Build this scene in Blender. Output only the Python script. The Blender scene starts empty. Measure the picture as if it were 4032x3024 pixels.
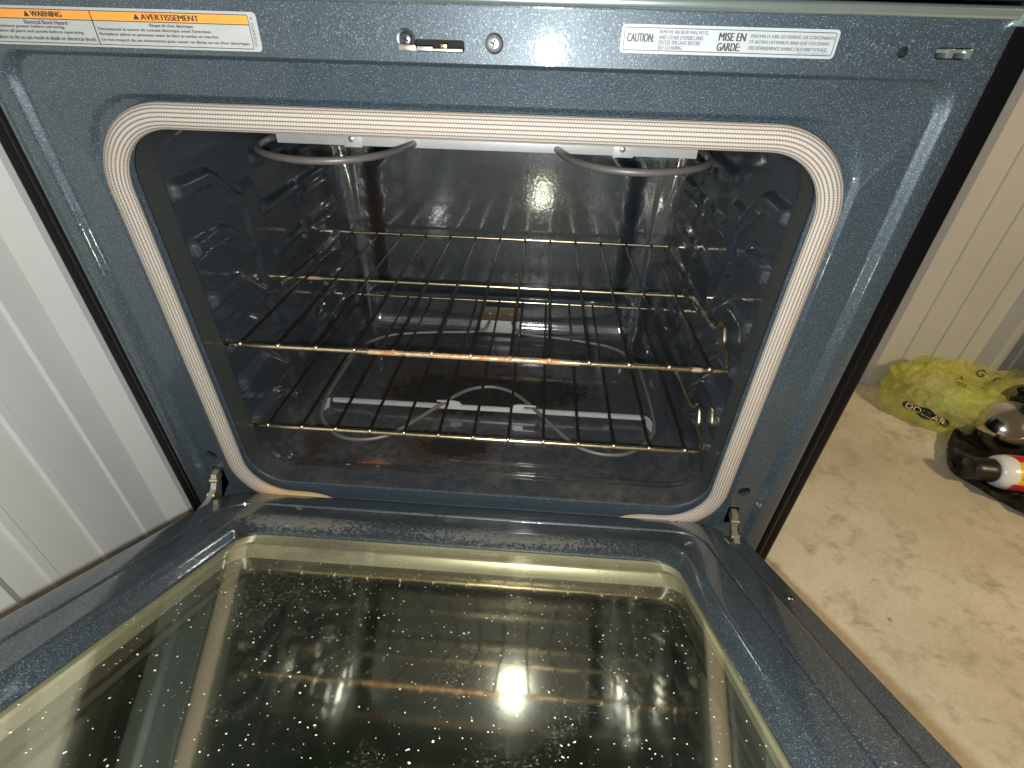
import bpy, bmesh, math, random
from mathutils import Vector, Matrix, noise
from mathutils.bvhtree import BVHTree
from mathutils.geometry import tessellate_polygon
random.seed(7)
S = bpy.context.scene
COL = S.collection

# ------------------------------------------------------------------ camera, world, lamp, exposure
CAM = Vector((0.0669, -0.4391, 0.5587)); YAW, PITCH, ROLL, FPX = -0.0485, -0.6299, 0.0284, 1991.1
fw = Vector((math.sin(YAW)*math.cos(PITCH), math.cos(YAW)*math.cos(PITCH), math.sin(PITCH)))
rt0 = Vector((math.cos(YAW), -math.sin(YAW), 0)); up0 = rt0.cross(fw)
rt = math.cos(ROLL)*rt0 + math.sin(ROLL)*up0
up = -math.sin(ROLL)*rt0 + math.cos(ROLL)*up0
cd = bpy.data.cameras.new('camera'); co = bpy.data.objects.new('camera', cd); COL.objects.link(co)
M = Matrix((rt, up, -fw)).transposed().to_4x4(); M.translation = CAM
co.matrix_world = M
cd.sensor_width = 36.0; cd.lens = FPX/4032*36; cd.clip_start = 0.01; cd.clip_end = 50
S.camera = co

W = bpy.data.worlds.new('World'); S.world = W; W.use_nodes = True
bg = W.node_tree.nodes['Background']; bg.inputs[0].default_value = (1.0, 0.78, 0.46, 1); bg.inputs[1].default_value = 0.13

ld = bpy.data.lights.new('phone_flash', 'POINT'); ld.energy = 21.0; ld.color = (0.95, 0.985, 0.97); ld.shadow_soft_size = 0.006
lo = bpy.data.objects.new('phone_flash', ld); COL.objects.link(lo)
lo.location = CAM - rt*0.003 - up*0.0165 + fw*0.004

# warm room lamp up to the right, behind the photographer
al = bpy.data.lights.new('room_lamp', 'SPOT'); al.energy = 165; al.color = (1.0, 0.76, 0.43); al.shadow_soft_size = 0.15
al.spot_size = math.radians(58); al.spot_blend = 0.6
ao = bpy.data.objects.new('room_lamp', al); COL.objects.link(ao); ao.location = (2.1, -1.24, 1.71)
ao.rotation_euler = (Vector((1.25, .35, -.25))-ao.location).to_track_quat('-Z', 'Y').to_euler()

S.view_settings.view_transform = 'Standard'; S.view_settings.look = 'None'
S.view_settings.exposure = 0.0; S.view_settings.gamma = 1.0
S.render.engine = 'CYCLES'
try:
    S.cycles.use_denoising = True; S.cycles.caustics_reflective = True; S.cycles.blur_glossy = 0.3
    S.cycles.max_bounces = 8; S.cycles.glossy_bounces = 5; S.cycles.transparent_max_bounces = 12
except Exception: pass

# ------------------------------------------------------------------ materials
class NT:
    def __init__(s, name):
        s.m = bpy.data.materials.new(name); s.m.use_nodes = True
        s.t = s.m.node_tree; s.n = s.t.nodes; s.b = s.n['Principled BSDF']; s.out = s.n['Material Output']
        s.tc = s.n.new('ShaderNodeTexCoord'); s.geo = s.n.new('ShaderNodeNewGeometry')
    def L(s, a, b): s.t.links.new(a, b)
    def val(s, sock, v):
        if hasattr(v, 'is_output') or isinstance(v, bpy.types.NodeSocket): s.L(v, sock)
        else: sock.default_value = v
    def noise(s, scale, detail=2, rough=.5, vec=None, dist=0):
        n = s.n.new('ShaderNodeTexNoise'); n.inputs['Scale'].default_value = scale; n.inputs['Detail'].default_value = detail
        n.inputs['Roughness'].default_value = rough; n.inputs['Distortion'].default_value = dist
        s.L(vec or s.tc.outputs['Object'], n.inputs['Vector']); return n.outputs['Fac']
    def ramp(s, f, a, b, ca=(0,0,0,1), cb=(1,1,1,1)):
        r = s.n.new('ShaderNodeValToRGB'); r.color_ramp.elements[0].position = a; r.color_ramp.elements[1].position = b
        r.color_ramp.elements[0].color = ca; r.color_ramp.elements[1].color = cb
        s.L(f, r.inputs[0]); return r.outputs[0]
    def mix(s, f, a, b, mode='MIX'):
        x = s.n.new('ShaderNodeMix'); x.data_type = 'RGBA'; x.blend_type = mode
        s.val(x.inputs[0], f); s.val(x.inputs[6], a); s.val(x.inputs[7], b); return x.outputs[2]
    def math(s, op, a, b=0.0, c=None):
        x = s.n.new('ShaderNodeMath'); x.operation = op; s.val(x.inputs[0], a); s.val(x.inputs[1], b)
        if c is not None: s.val(x.inputs[2], c)
        return x.outputs[0]
    def mapping(s, scale=(1,1,1), loc=(0,0,0), rot=(0,0,0), src=None):
        x = s.n.new('ShaderNodeMapping'); x.inputs['Scale'].default_value = scale; x.inputs['Location'].default_value = loc
        x.inputs['Rotation'].default_value = rot
        s.L(src or s.tc.outputs['Object'], x.inputs['Vector']); return x.outputs[0]
    def voro(s, scale, vec=None, feature='F1', rnd=1.0):
        x = s.n.new('ShaderNodeTexVoronoi'); x.feature = feature; x.inputs['Scale'].default_value = scale
        x.inputs['Randomness'].default_value = rnd
        s.L(vec or s.tc.outputs['Object'], x.inputs['Vector']); return x
    def bump(s, h, strength, dist, inp='Normal'):
        x = s.n.new('ShaderNodeBump'); x.inputs['Strength'].default_value = strength; x.inputs['Distance'].default_value = dist
        s.L(h, x.inputs['Height']); s.L(x.outputs[0], s.b.inputs[inp]); return x
    def blob(s, cx, cy, cz, rx, ry, rz):
        """soft ellipsoid mask in object space: 1 in the middle, 0 outside"""
        v = s.mapping((1/rx, 1/ry, 1/rz), (-cx/rx, -cy/ry, -cz/rz))
        g = s.n.new('ShaderNodeVectorMath'); g.operation = 'LENGTH'; s.L(v, g.inputs[0])
        return s.math('SUBTRACT', 1.0, g.outputs['Value'])
    def set(s, **k):
        nm = {'col':'Base Color','rough':'Roughness','metal':'Metallic','spec':'Specular IOR Level','coat':'Coat Weight','coatr':'Coat Roughness','trans':'Transmission Weight','ior':'IOR','aniso':'Anisotropic','sheen':'Sheen Weight','alpha':'Alpha'}
        for a, v in k.items():
            if isinstance(v, tuple) and len(v) == 3: v = (*v, 1)
            s.val(s.b.inputs[nm[a]], v)
        return s

def plain(name, col, rough=.5, metal=0, **k):
    n = NT(name); c = n.noise(60, 3)
    n.set(col=n.mix(c, (*[x*.88 for x in col], 1), (*[min(1, x*1.1) for x in col], 1)), rough=rough, metal=metal, **k); return n.m

def enamel(name, dark, mid, fleck, metal, rough, coatr, stains=(), grime=0.0, grimecol=(.035,.026,.016,1), bump=.25, whitespots=False, grime_flange_shade=False, drips=False, dusty=False):
    n = NT(name)
    f1 = n.noise(1050, 2, .65); f2 = n.noise(900, 1, .5); cl = n.noise(14, 4, .6)
    c = n.mix(n.ramp(f1, .30, .70), dark, mid)
    c = n.mix(n.ramp(f2, .60, .70), c, fleck)
    sp = n.voro(520); c = n.mix(n.math('MULTIPLY', n.ramp(sp.outputs['Distance'], .10, .20, (1,1,1,1), (0,0,0,1)), n.ramp(n.noise(160,2), .52, .62)), c, tuple(min(1, v*1.5) for v in fleck[:3])+(1,))
    r = n.math('MULTIPLY_ADD', cl, .12, rough-.05)
    fac = None
    if grime:
        g = n.math('MULTIPLY', n.ramp(n.noise(9, 6, .65), .42, .70), grime)
        c = n.mix(g, c, grimecol); r = n.math('ADD', r, n.math('MULTIPLY', g, .15))
    if grime_flange_shade:   # baked on grease film on the oven floor, plus painted shade on the front flange
        sx = n.n.new('ShaderNodeSeparateXYZ'); n.L(n.tc.outputs['Object'], sx.inputs[0])
        flange_shade = n.math('MULTIPLY', n.ramp(sx.outputs[1], .0405, .0445, (1,1,1,1), (0,0,0,1)), n.ramp(sx.outputs[2], .05, .09))  # sideways-facing flange strip: its shade is painted in as dark olive
        c = n.mix(n.math('MULTIPLY', flange_shade, n.math('MULTIPLY', n.ramp(n.noise(40,5,.65), .2, .5), .80)), c, (.026,.029,.022,1)); flange_shade_k = flange_shade; r = n.math('MULTIPLY_ADD', flange_shade, .30, r)
        lw = n.math('MULTIPLY', n.ramp(sx.outputs[2], .035, .075, (1,1,1,1), (0,0,0,1)), n.ramp(n.noise(13, 6, .65), .30, .62))
        ft = n.ramp(sx.outputs[1], .08, .42, (1,1,1,1), (.45,.45,.45,1))
        c = n.mix(n.math('MULTIPLY', n.math('MULTIPLY', lw, ft), .80), c, n.mix(n.ramp(n.noise(75, 6, .7), .3, .7), (.020,.019,.018,1), (.135,.124,.110,1)))
    if dusty:
        sy = n.n.new('ShaderNodeSeparateXYZ'); n.L(n.tc.outputs['Object'], sy.inputs[0])
        nr = n.ramp(sy.outputs[1], -.16, -.06, (.18,.18,.18,1), (1,1,1,1))
        g1 = n.math('MULTIPLY', n.math('MULTIPLY', n.ramp(n.noise(17, 6, .68), .42, .66), .65), nr); c = n.mix(g1, c, (.050,.048,.040,1))
        g2 = n.math('MULTIPLY', n.math('MULTIPLY', n.ramp(n.noise(430, 3, .6), .58, .68), n.ramp(n.noise(21, 4, .6), .42, .62)), nr); c = n.mix(g2, c, (.20,.19,.165,1))
        g3 = n.math('MULTIPLY', n.ramp(n.noise(55, 5, .7), .60, .70), nr); c = n.mix(g3, c, (.016,.015,.013,1))
        r = n.math('ADD', r, n.math('MULTIPLY', g1, .2))
    if drips:
        d = n.noise(1, 5, .65, vec=n.mapping((48, 1, 5))); c = n.mix(n.math('MULTIPLY', n.ramp(d, .56, .70), .75), c, (.008,.007,.007,1))
        d2 = n.noise(26, 5, .65); c = n.mix(n.math('MULTIPLY', n.ramp(d2, .56, .72), .55), c, (.075,.078,.080,1))
    for (cx, cy, cz, rx, ry, rz, col, sc, thr) in stains:
        m = n.blob(cx, cy, cz, rx, ry, rz)
        q = n.math('ADD', n.math('MULTIPLY', m, .55), n.noise(sc, 6, .68))
        k = n.ramp(q, thr, thr+.10)
        k = n.math('MULTIPLY', k, n.ramp(m, 0.0, .12))
        c = n.mix(k, c, col); r = n.math('ADD', r, n.math('MULTIPLY', k, .2))
    if whitespots:
        v = n.voro(38); d = n.math('MULTIPLY', n.ramp(v.outputs['Distance'], .035, .06, (1,1,1,1), (0,0,0,1)), n.ramp(n.noise(23, 1), .50, .56))
        c = n.mix(n.math('MULTIPLY', d, .8), c, (.45,.42,.36,1))
    n.set(col=c, rough=r, metal=metal, spec=.5, coat=1.0, coatr=(n.math('MULTIPLY_ADD', g1, .25, coatr) if dusty else coatr))
    if grime_flange_shade: n.set(coat=n.math('SUBTRACT', 1.0, n.math('MULTIPLY', flange_shade_k, .92)))
    h = n.noise(330, 3, .6)
    n.bump(h, bump, .0006)
    b2 = n.n.new('ShaderNodeBump'); b2.inputs['Strength'].default_value = bump*.6; b2.inputs['Distance'].default_value = .0006
    n.L(n.noise(190, 2), b2.inputs['Height']); n.L(b2.outputs[0], n.b.inputs['Coat Normal'])
    return n.m

M_FRAME = enamel('speckled_blue_enamel', (.016,.025,.033,1), (.053,.076,.094,1), (.130,.172,.206,1), .30, .45, .050)
BRN = (.045,.026,.014,1); BLK = (.006,.005,.004,1); RST = (.22,.10,.045,1)
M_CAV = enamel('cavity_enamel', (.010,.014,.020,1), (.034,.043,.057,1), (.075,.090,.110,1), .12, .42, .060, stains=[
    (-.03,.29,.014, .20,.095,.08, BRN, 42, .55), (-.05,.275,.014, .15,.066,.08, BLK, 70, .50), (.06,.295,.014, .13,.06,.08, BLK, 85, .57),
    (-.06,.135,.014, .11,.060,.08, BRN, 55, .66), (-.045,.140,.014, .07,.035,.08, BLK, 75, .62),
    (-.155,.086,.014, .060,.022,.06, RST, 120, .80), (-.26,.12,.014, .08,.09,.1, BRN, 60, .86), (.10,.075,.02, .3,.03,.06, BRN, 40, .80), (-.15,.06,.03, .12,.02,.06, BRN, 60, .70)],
    grime=.40, grimecol=(.045,.041,.036,1), bump=.22, grime_flange_shade=True)
M_BACK = enamel('cavity_back_enamel', (.010,.014,.020,1), (.030,.038,.050,1), (.060,.072,.086,1), .10, .42, .10, stains=[
    (-.245,.5,.25, .05,.2,.22, (.022,.015,.010,1), 60, .72)], grime=.45, grimecol=(.010,.009,.008,1), bump=.35, drips=True)
M_BACK.node_tree.nodes['Principled BSDF'].inputs['Coat IOR'].default_value = 2.2
M_DOOR = enamel('door_enamel', (.014,.020,.025,1), (.057,.077,.090,1), (.165,.205,.225,1), .36, .42, .08, stains=[
    (-.13,-.105,.085, .20,.016,.03, (.035,.02,.012,1), 70, .66), (-.05,-.035,.052, .12,.010,.03, (.03,.012,.008,1), 130, .86), (-.20,-.075,.072, .20,.030,.05, (.17,.16,.135,1), 260, .80), (.05,-.078,.074, .30,.030,.05, (.15,.145,.125,1), 300, .84), (-.05,-.035,.05, .3,.012,.03, (.085,.08,.072,1), 150, .86)], grime=.30, whitespots=True, dusty=True)

def mat_gasket():
    n = NT('woven_gasket'); uv = n.tc.outputs['UV']; sp = n.n.new('ShaderNodeSeparateXYZ'); n.L(uv, sp.inputs[0])
    u, v = sp.outputs[0], sp.outputs[1]
    row = n.math('MULTIPLY', v, 20.0)
    rs = n.math('ABSOLUTE', n.math('SINE', n.math('MULTIPLY', row, math.pi)))
    us = n.math('ADD', n.math('MULTIPLY', u, math.pi/.0022), n.math('MULTIPLY', n.math('FLOOR', row), 1.57))
    bs = n.math('ABSOLUTE', n.math('SINE', us))
    h = n.math('MULTIPLY', n.math('POWER', rs, .6), n.math('MULTIPLY_ADD', bs, .45, .55))
    dirt = n.ramp(n.noise(16, 5, .6), .55, .78)
    c = n.mix(n.ramp(h, .20, .85), (.10,.086,.076,1), (.43,.372,.322,1))
    c = n.mix(n.math('MULTIPLY', dirt, .6), c, (.33,.24,.15,1))
    low = n.blob(-.235, 0, .04, .09, .1, .035); c = n.mix(n.math('MULTIPLY', n.ramp(n.math('ADD', low, n.math('MULTIPLY', n.noise(60,3),.5)), .5, .9), .7), c, (.55,.33,.12,1))
    n.set(col=c, rough=.62, spec=.3); n.bump(h, .55, .0009); return n.m
M_GASKET = mat_gasket()

def mat_wire():
    n = NT('rack_wire'); p = n.geo.outputs['Position']
    q = n.noise(13, 5, .65, vec=p); q2 = n.noise(170, 3, .6, vec=p)
    c = n.mix(n.ramp(q2, .35, .7), (.92,.80,.56,1), (.66,.52,.32,1))
    pv = n.mapping((1/.21, 1/.022, 1/.03), (.02/.21, -.05/.022, -.236/.03), src=p); g = n.n.new('ShaderNodeVectorMath'); g.operation = 'LENGTH'; n.L(pv, g.inputs[0])
    near = n.math('MULTIPLY', n.math('MAXIMUM', n.math('SUBTRACT', 1.0, g.outputs['Value']), 0.0), .42)
    k = n.ramp(n.math('ADD', n.math('ADD', q, near), n.math('MULTIPLY', q2, .10)), .68, .76)
    k = n.math('MULTIPLY', k, n.ramp(n.noise(90,5,.7,vec=p), .34, .55)); c = n.mix(k, c, n.mix(n.ramp(n.noise(240,3,.6,vec=p),.4,.6), (.40,.16,.06,1), (.55,.34,.16,1)))
    n.set(col=c, metal=n.math('SUBTRACT', 1.0, n.math('MULTIPLY', k, .75)), rough=n.math('MULTIPLY_ADD', k, .3, .27))
    n.bump(q2, .10, .0003); return n.m
M_WIRE = mat_wire()
M_ROD = plain('shade_toned_rod', (.105,.085,.06), .30, .92)  # dark copy of the rack metal; lack of highlight put into the colour
M_ELEM = plain('element_sheath', (.17,.15,.145), .45, .35)
M_BRACKET = plain('aluminised_steel', (.62,.62,.62), .40, .45)
M_BROWN = plain('scorched_steel', (.16,.12,.085), .5, .6)
M_STEEL = plain('zinc_steel', (.66,.62,.52), .28, .95)
M_BRASS = plain('yellow_zinc', (.72,.62,.36), .26, .95)
M_TRIM = plain('brushed_trim', (.38,.45,.43), .22, .80)
M_DARK = plain('dark_screw_steel', (.12,.125,.14), .32, .9)
M_SCREW = plain('bright_screw_steel', (.62,.62,.62), .3, .85)
M_HOLE = plain('dark_void', (.006,.006,.006), .9)

def mat_black():
    n = NT('black_textured_paint'); h = n.noise(420, 3, .6)
    n.set(col=(.004,.004,.005), rough=.30, spec=.06); n.bump(h, .5, .001); return n.m
M_BLACK = mat_black()
M_GLOSSBLACK = plain('black_glass_top', (.006,.006,.007), .08)

def mat_glass():
    n = NT('dirty_door_glass')
    tr = n.n.new('ShaderNodeBsdfTransparent'); tr.inputs[0].default_value = (.94,.945,.84,1)
    gl = n.n.new('ShaderNodeBsdfGlossy'); gl.inputs['Roughness'].default_value = .055; gl.inputs[0].default_value = (1.0,.95,.70,1)
    fr = n.n.new('ShaderNodeFresnel'); fr.inputs[0].default_value = 1.55
    wav = n.n.new('ShaderNodeBump'); wav.inputs['Strength'].default_value = .06; wav.inputs['Distance'].default_value = .001
    n.L(n.noise(30, 3), wav.inputs['Height']); n.L(wav.outputs[0], gl.inputs['Normal'])
    fac = n.math('MINIMUM', n.math('MULTIPLY_ADD', fr.outputs[0], .34, .04), .9)
    m1 = n.n.new('ShaderNodeMixShader'); n.L(fac, m1.inputs[0]); n.L(tr.outputs[0], m1.inputs[1]); n.L(gl.outputs[0], m1.inputs[2])
    # splashes and specks
    df = n.n.new('ShaderNodeBsdfDiffuse')
    wob = n.mapping((1,1,1)); 
    w = n.n.new('ShaderNodeVectorMath'); w.operation = 'MULTIPLY_ADD'
    nz = n.n.new('ShaderNodeTexNoise'); nz.inputs['Scale'].default_value = 260; n.L(n.tc.outputs['Object'], nz.inputs['Vector'])
    n.L(nz.outputs['Color'], w.inputs[0]); w.inputs[1].default_value = (.0035,.0035,.0035); n.L(n.tc.outputs['Object'], w.inputs[2])
    def specks(scale, r0, r1, gate, gs):
        v = n.voro(scale, vec=w.outputs[0]); sep = n.n.new('ShaderNodeSeparateColor'); n.L(v.outputs['Color'], sep.inputs[0])
        rad = n.math('MULTIPLY_ADD', n.math('POWER', sep.outputs[0], 3.0), r1-r0, r0)
        inside = n.math('LESS_THAN', v.outputs['Distance'], rad)
        keep = n.math('GREATER_THAN', n.math('ADD', sep.outputs[1], n.math('MULTIPLY', n.math('SUBTRACT', n.noise(gs, 3), .25), 1.1)), gate)
        return n.math('MULTIPLY', inside, keep)
    s1 = specks(120, .03, .125, .80, 11); s2 = specks(280, .05, .22, .64, 17); s3 = specks(44, .010, .048, .96, 9)
    sp = n.math('MAXIMUM', n.math('MAXIMUM', s1, s2), s3)
    film = n.math('MULTIPLY', n.ramp(n.noise(7, 6, .65), .40, .75), .012)
    scr = n.noise(1, 5, .6, vec=n.mapping((60, 9, 9)))
    film = n.math('ADD', film, n.math('MULTIPLY', n.ramp(scr, .60, .75), .018))
    cl = n.math('MULTIPLY', n.math('MULTIPLY', n.ramp(n.noise(9, 3, .6), .56, .66), n.ramp(n.noise(420, 2, .6), .54, .66)), .22); film = n.math('ADD', film, cl)
    brown = n.math('MULTIPLY', n.ramp(n.math('ADD', n.math('MULTIPLY', n.blob(-.15,-.11,.075,.10,.06,.08), .6), n.math('MULTIPLY', n.noise(28,5,.65), .8)), .55, .85), .45)
    df.inputs[0].default_value = (.62,.58,.48,1)
    n.L(n.mix(brown, n.mix(sp, (.30,.29,.22,1), (.72,.68,.58,1)), (.10,.05,.02,1)), df.inputs[0])
    k = n.math('MINIMUM', n.math('ADD', n.math('ADD', n.math('MULTIPLY', sp, .85), film), brown), 1.0)
    m2 = n.n.new('ShaderNodeMixShader'); n.L(k, m2.inputs[0]); n.L(m1.outputs[0], m2.inputs[1]); n.L(df.outputs[0], m2.inputs[2])
    n.L(m2.outputs[0], n.out.inputs['Surface']); return n.m
M_GLASS = mat_glass()
def mat_inner():
    n = NT('dark_inner_glass'); n.set(col=(.006,.009,.006), rough=.09, spec=1.0, ior=1.9)
    return n.m
M_INNER = mat_inner()
M_SPACER = plain('galvanised_spacer', (.40,.365,.265), .36, .40)

def mat_floor():
    n = NT('stained_concrete')
    a = n.noise(3.2, 8, .62); b = n.noise(22, 6, .66); c = n.noise(160, 3, .6)
    col = n.mix(n.ramp(a, .33, .68), (.50,.435,.32,1), (.70,.64,.52,1))
    col = n.mix(n.ramp(b, .52, .74), col, (.38,.32,.23,1))
    col = n.mix(n.math('MULTIPLY', n.ramp(n.noise(9,7,.7), .58,.72), .6), col, (.68,.61,.48,1))
    col = n.mix(n.math('MULTIPLY', n.ramp(n.noise(1,6,.7,vec=n.mapping((14,34,1),rot=(0,0,.5))), .60,.70), .5), col, (.24,.18,.105,1))
    v = n.voro(16); d = n.math('MULTIPLY', n.ramp(n.math('ADD', v.outputs['Distance'], n.math('MULTIPLY', b, .1)), .085, .13, (1,1,1,1), (0,0,0,1)), n.ramp(n.noise(5,2), .52,.6))
    col = n.mix(n.math('MULTIPLY', d, .7), col, (.16,.115,.06,1))
    ws = n.n.new('ShaderNodeTexWave'); ws.inputs['Scale'].default_value = 2.2; ws.inputs['Distortion'].default_value = 14; ws.inputs['Detail'].default_value = 4; ws.inputs['Detail Scale'].default_value = 1.6
    n.L(n.tc.outputs['Object'], ws.inputs['Vector'])
    cr = n.math('MULTIPLY', n.ramp(ws.outputs['Fac'], .0, .012, (1,1,1,1), (0,0,0,1)), n.ramp(n.noise(2.3,3), .50,.60))
    col = n.mix(n.math('MULTIPLY', cr, .07), col, (.22,.16,.09,1))
    col = n.mix(n.math('MULTIPLY', n.ramp(c, .45, .7), .18), col, (.30,.22,.12,1))
    n.set(col=col, rough=.75, spec=.25); n.bump(n.math('ADD', b, n.math('MULTIPLY', c, .4)), .25, .002); return n.m
M_FLOOR = mat_floor()
def mat_wall(name, c1, c2):
    n = NT(name); d = n.noise(3, 5, .6)
    col = n.mix(n.ramp(d, .3, .75), c1, c2)
    v = n.voro(13); k = n.math('MULTIPLY', n.ramp(v.outputs['Distance'], .02, .035, (1,1,1,1), (0,0,0,1)), n.ramp(n.noise(6,1), .55, .6))
    col = n.mix(n.math('MULTIPLY', k, .6), col, (.2,.19,.17,1))
    n.set(col=col, rough=.42, spec=.4); n.bump(n.noise(90,2), .04, .001); return n.m
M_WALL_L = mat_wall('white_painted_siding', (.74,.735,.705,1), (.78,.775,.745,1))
M_WALL_B = mat_wall('white_siding_dimmed', (.47,.47,.46,1), (.51,.51,.50,1))  # same whitish sheet as the left wall; darker base carries the light falloff

M_LABEL = plain('silver_label_film', (.36,.365,.35), .38, .1)
M_LABELW = plain('white_label_film', (.33,.35,.36), .5, .0)
M_INK = plain('black_ink', (.02,.02,.022), .5)
M_INKG = plain('grey_ink', (.10,.10,.11), .5)
M_ORANGE = plain('orange_ink', (.70,.27,.04), .45)

# ------------------------------------------------------------------ mesh helpers
def link(o, parent=None):
    COL.objects.link(o)
    if parent: o.parent = parent
    return o
def mesh(name, V, F, mat, parent=None, angle=35, uv=None, smooth=True):
    me = bpy.data.meshes.new(name); me.from_pydata([tuple(v) for v in V], [], F); me.validate(clean_customdata=False); me.update()
    if smooth:
        me.polygons.foreach_set('use_smooth', [True]*len(me.polygons))
        if angle < 180: me.set_sharp_from_angle(angle=math.radians(angle))
    if uv:
        l = me.uv_layers.new(name='UVMap')
        for p in me.polygons:
            for li, vi in zip(p.loop_indices, p.vertices): l.data[li].uv = uv[li] if isinstance(uv, list) and len(uv) == len(me.loops) else uv[vi]
    me.materials.append(mat)
    return link(bpy.data.objects.new(name, me), parent)
def empty(name, loc=(0,0,0)):
    o = bpy.data.objects.new(name, None); o.empty_display_size = .05; o.location = loc; return link(o)
def tag(o, label=None, cat=None, group=None, kind=None):
    if label: o['label'] = label
    if cat: o['category'] = cat
    if group: o['group'] = group
    if kind: o['kind'] = kind
    return o
class MB:
    def __init__(s): s.V = []; s.F = []
    def add(s, V, F):
        k = len(s.V); s.V += [Vector(v) for v in V]; s.F += [[i+k for i in f] for f in F]; return s
    def build(s, name, mat, parent=None, angle=35): return mesh(name, s.V, s.F, mat, parent, angle)
def box(x0,x1,y0,y1,z0,z1):
    V = [(x,y,z) for x in (x0,x1) for y in (y0,y1) for z in (z0,z1)]
    F = [[0,1,3,2],[4,6,7,5],[0,4,5,1],[2,3,7,6],[0,2,6,4],[1,5,7,3]]
    return V, F
def bbox_bm(x0,x1,y0,y1,z0,z1,bev=.002,seg=2):
    bm = bmesh.new(); V,F = box(x0,x1,y0,y1,z0,z1); vs = [bm.verts.new(v) for v in V]
    for f in F: bm.faces.new([vs[i] for i in f])
    bmesh.ops.recalc_face_normals(bm, faces=bm.faces)
    bmesh.ops.bevel(bm, geom=bm.edges[:], offset=bev, segments=seg, profile=.5, affect='EDGES')
    bm.verts.ensure_lookup_table(); V = [v.co.copy() for v in bm.verts]; F = [[v.index for v in f.verts] for f in bm.faces]; bm.free()
    return V, F
def rr(x0,x1,z0,z1,r,k=8,ne=0):
    P = []
    cs = [((x0+r,z0+r),180),((x1-r,z0+r),270),((x1-r,z1-r),0),((x0+r,z1-r),90)]
    for (c,a0) in cs:
        for i in range(k+1):
            a = math.radians(a0+90*i/k); P.append((c[0]+r*math.cos(a), c[1]+r*math.sin(a)))
    if ne:
        Q = []; n = len(P)
        for i in range(n):
            Q.append(P[i])
            if (i % (k+1)) == k:
                a, b = P[i], P[(i+1) % n]; m = ne
                for j in range(1, m): Q.append((a[0]+(b[0]-a[0])*j/m, a[1]+(b[1]-a[1])*j/m))
        P = Q
    return P
def loft(loops, flip=False, close=True):
    V = []; F = []; n = len(loops[0])
    for l in loops: V += l
    for i in range(len(loops)-1):
        for j in range(n if close else n-1):
            a, b = i*n+j, i*n+(j+1) % n; q = [a, b, b+n, a+n]
            F.append(q[::-1] if flip else q)
    return V, F
def catmull(P, m=8, closed=False):
    P = [Vector(p) for p in P]; n = len(P); out = []
    for i in range(n if closed else n-1):
        p0 = P[(i-1) % n] if closed or i > 0 else P[0]*2-P[1]
        p1 = P[i]; p2 = P[(i+1) % n]
        p3 = P[(i+2) % n] if closed or i+2 < n else P[-1]*2-P[-2]
        for j in range(m):
            t = j/m; out.append(.5*((2*p1)+(p2-p0)*t+(2*p0-5*p1+4*p2-p3)*t*t+(3*p1-p0-3*p2+p3)*t**3))
    if not closed: out.append(P[-1])
    return out
def tube(P, r, seg=8, closed=False, up=None):
    P = [Vector(p) for p in P]; n = len(P); V = []; F = []
    T = []
    for i in range(n):
        a = P[(i-1) % n] if closed or i > 0 else P[i]; b = P[(i+1) % n] if closed or i < n-1 else P[i]
        T.append((b-a).normalized())
    N = T[0].orthogonal().normalized() if up is None else (Vector(up)-T[0]*T[0].dot(Vector(up))).normalized()
    for i in range(n):
        N = (N-T[i]*T[i].dot(N)).normalized(); B = T[i].cross(N)
        rr_ = r[i] if isinstance(r, (list, tuple)) else r
        for j in range(seg):
            a = 2*math.pi*j/seg; V.append(P[i]+N*math.cos(a)*rr_+B*math.sin(a)*rr_)
    for i in range(n if closed else n-1):
        for j in range(seg):
            a = i*seg+j; b = i*seg+(j+1) % seg; c = ((i+1) % n)*seg+(j+1) % seg; d = ((i+1) % n)*seg+j
            F.append([a,d,c,b])
    if not closed:
        F.append(list(range(seg))); F.append([(n-1)*seg+j for j in range(seg)][::-1])
    return V, F
def lathe(prof, seg=32, axis_o=(0,0,0), mtx=None):
    V = []; F = []; n = len(prof)
    for j in range(seg):
        a = 2*math.pi*j/seg
        for (r,h) in prof: V.append(Vector((r*math.cos(a), r*math.sin(a), h)))
    for j in range(seg):
        for i in range(n-1):
            a = j*n+i; b = ((j+1) % seg)*n+i; F.append([a,b,b+1,a+1])
    if mtx: V = [mtx @ v for v in V]
    V = [v+Vector(axis_o) for v in V]
    return V, F
def sstep(a,b,x):
    if a == b: return 1.0 if x >= a else 0.0
    t = max(0, min(1, (x-a)/(b-a))); return t*t*(3-2*t)
def font_mesh(s, size=1.0):
    cu = bpy.data.curves.new('t','FONT'); cu.body = s; cu.size = size; cu.resolution_u = 3
    o = bpy.data.objects.new('t', cu); COL.objects.link(o)
    dg = bpy.context.evaluated_depsgraph_get(); dg.update()
    me = bpy.data.meshes.new_from_object(o.evaluated_get(dg))
    V = [v.co.copy() for v in me.vertices]; F = [list(p.vertices) for p in me.polygons]
    bpy.data.objects.remove(o); bpy.data.curves.remove(cu); bpy.data.meshes.remove(me)
    return V, F
def text_in(mb, s, x0, x1, z0, z1, y, vert=False, bold=0.0):
    """fits a line of lettering into a box on the plane y (facing -y)"""
    V, F = font_mesh(s); 
    ax = [v.x for v in V]; ay = [v.y for v in V]; a0,a1,b0,b1 = min(ax),max(ax),min(ay),max(ay)
    for off in ((0,0),(bold*.5,0),(bold,0)) if bold else ((0,0),):
        out = []
        for v in V:
            p = (v.x-a0)/(a1-a0); q = (v.y-b0)/(b1-b0)
            if vert: out.append((x1-q*(x1-x0)+off[0], y, z0+p*(z1-z0)))
            else: out.append((x0+p*(x1-x0-bold)+off[0], y-.02*off[0], z0+q*(z1-z0)))
        mb.add(out, F)

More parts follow.
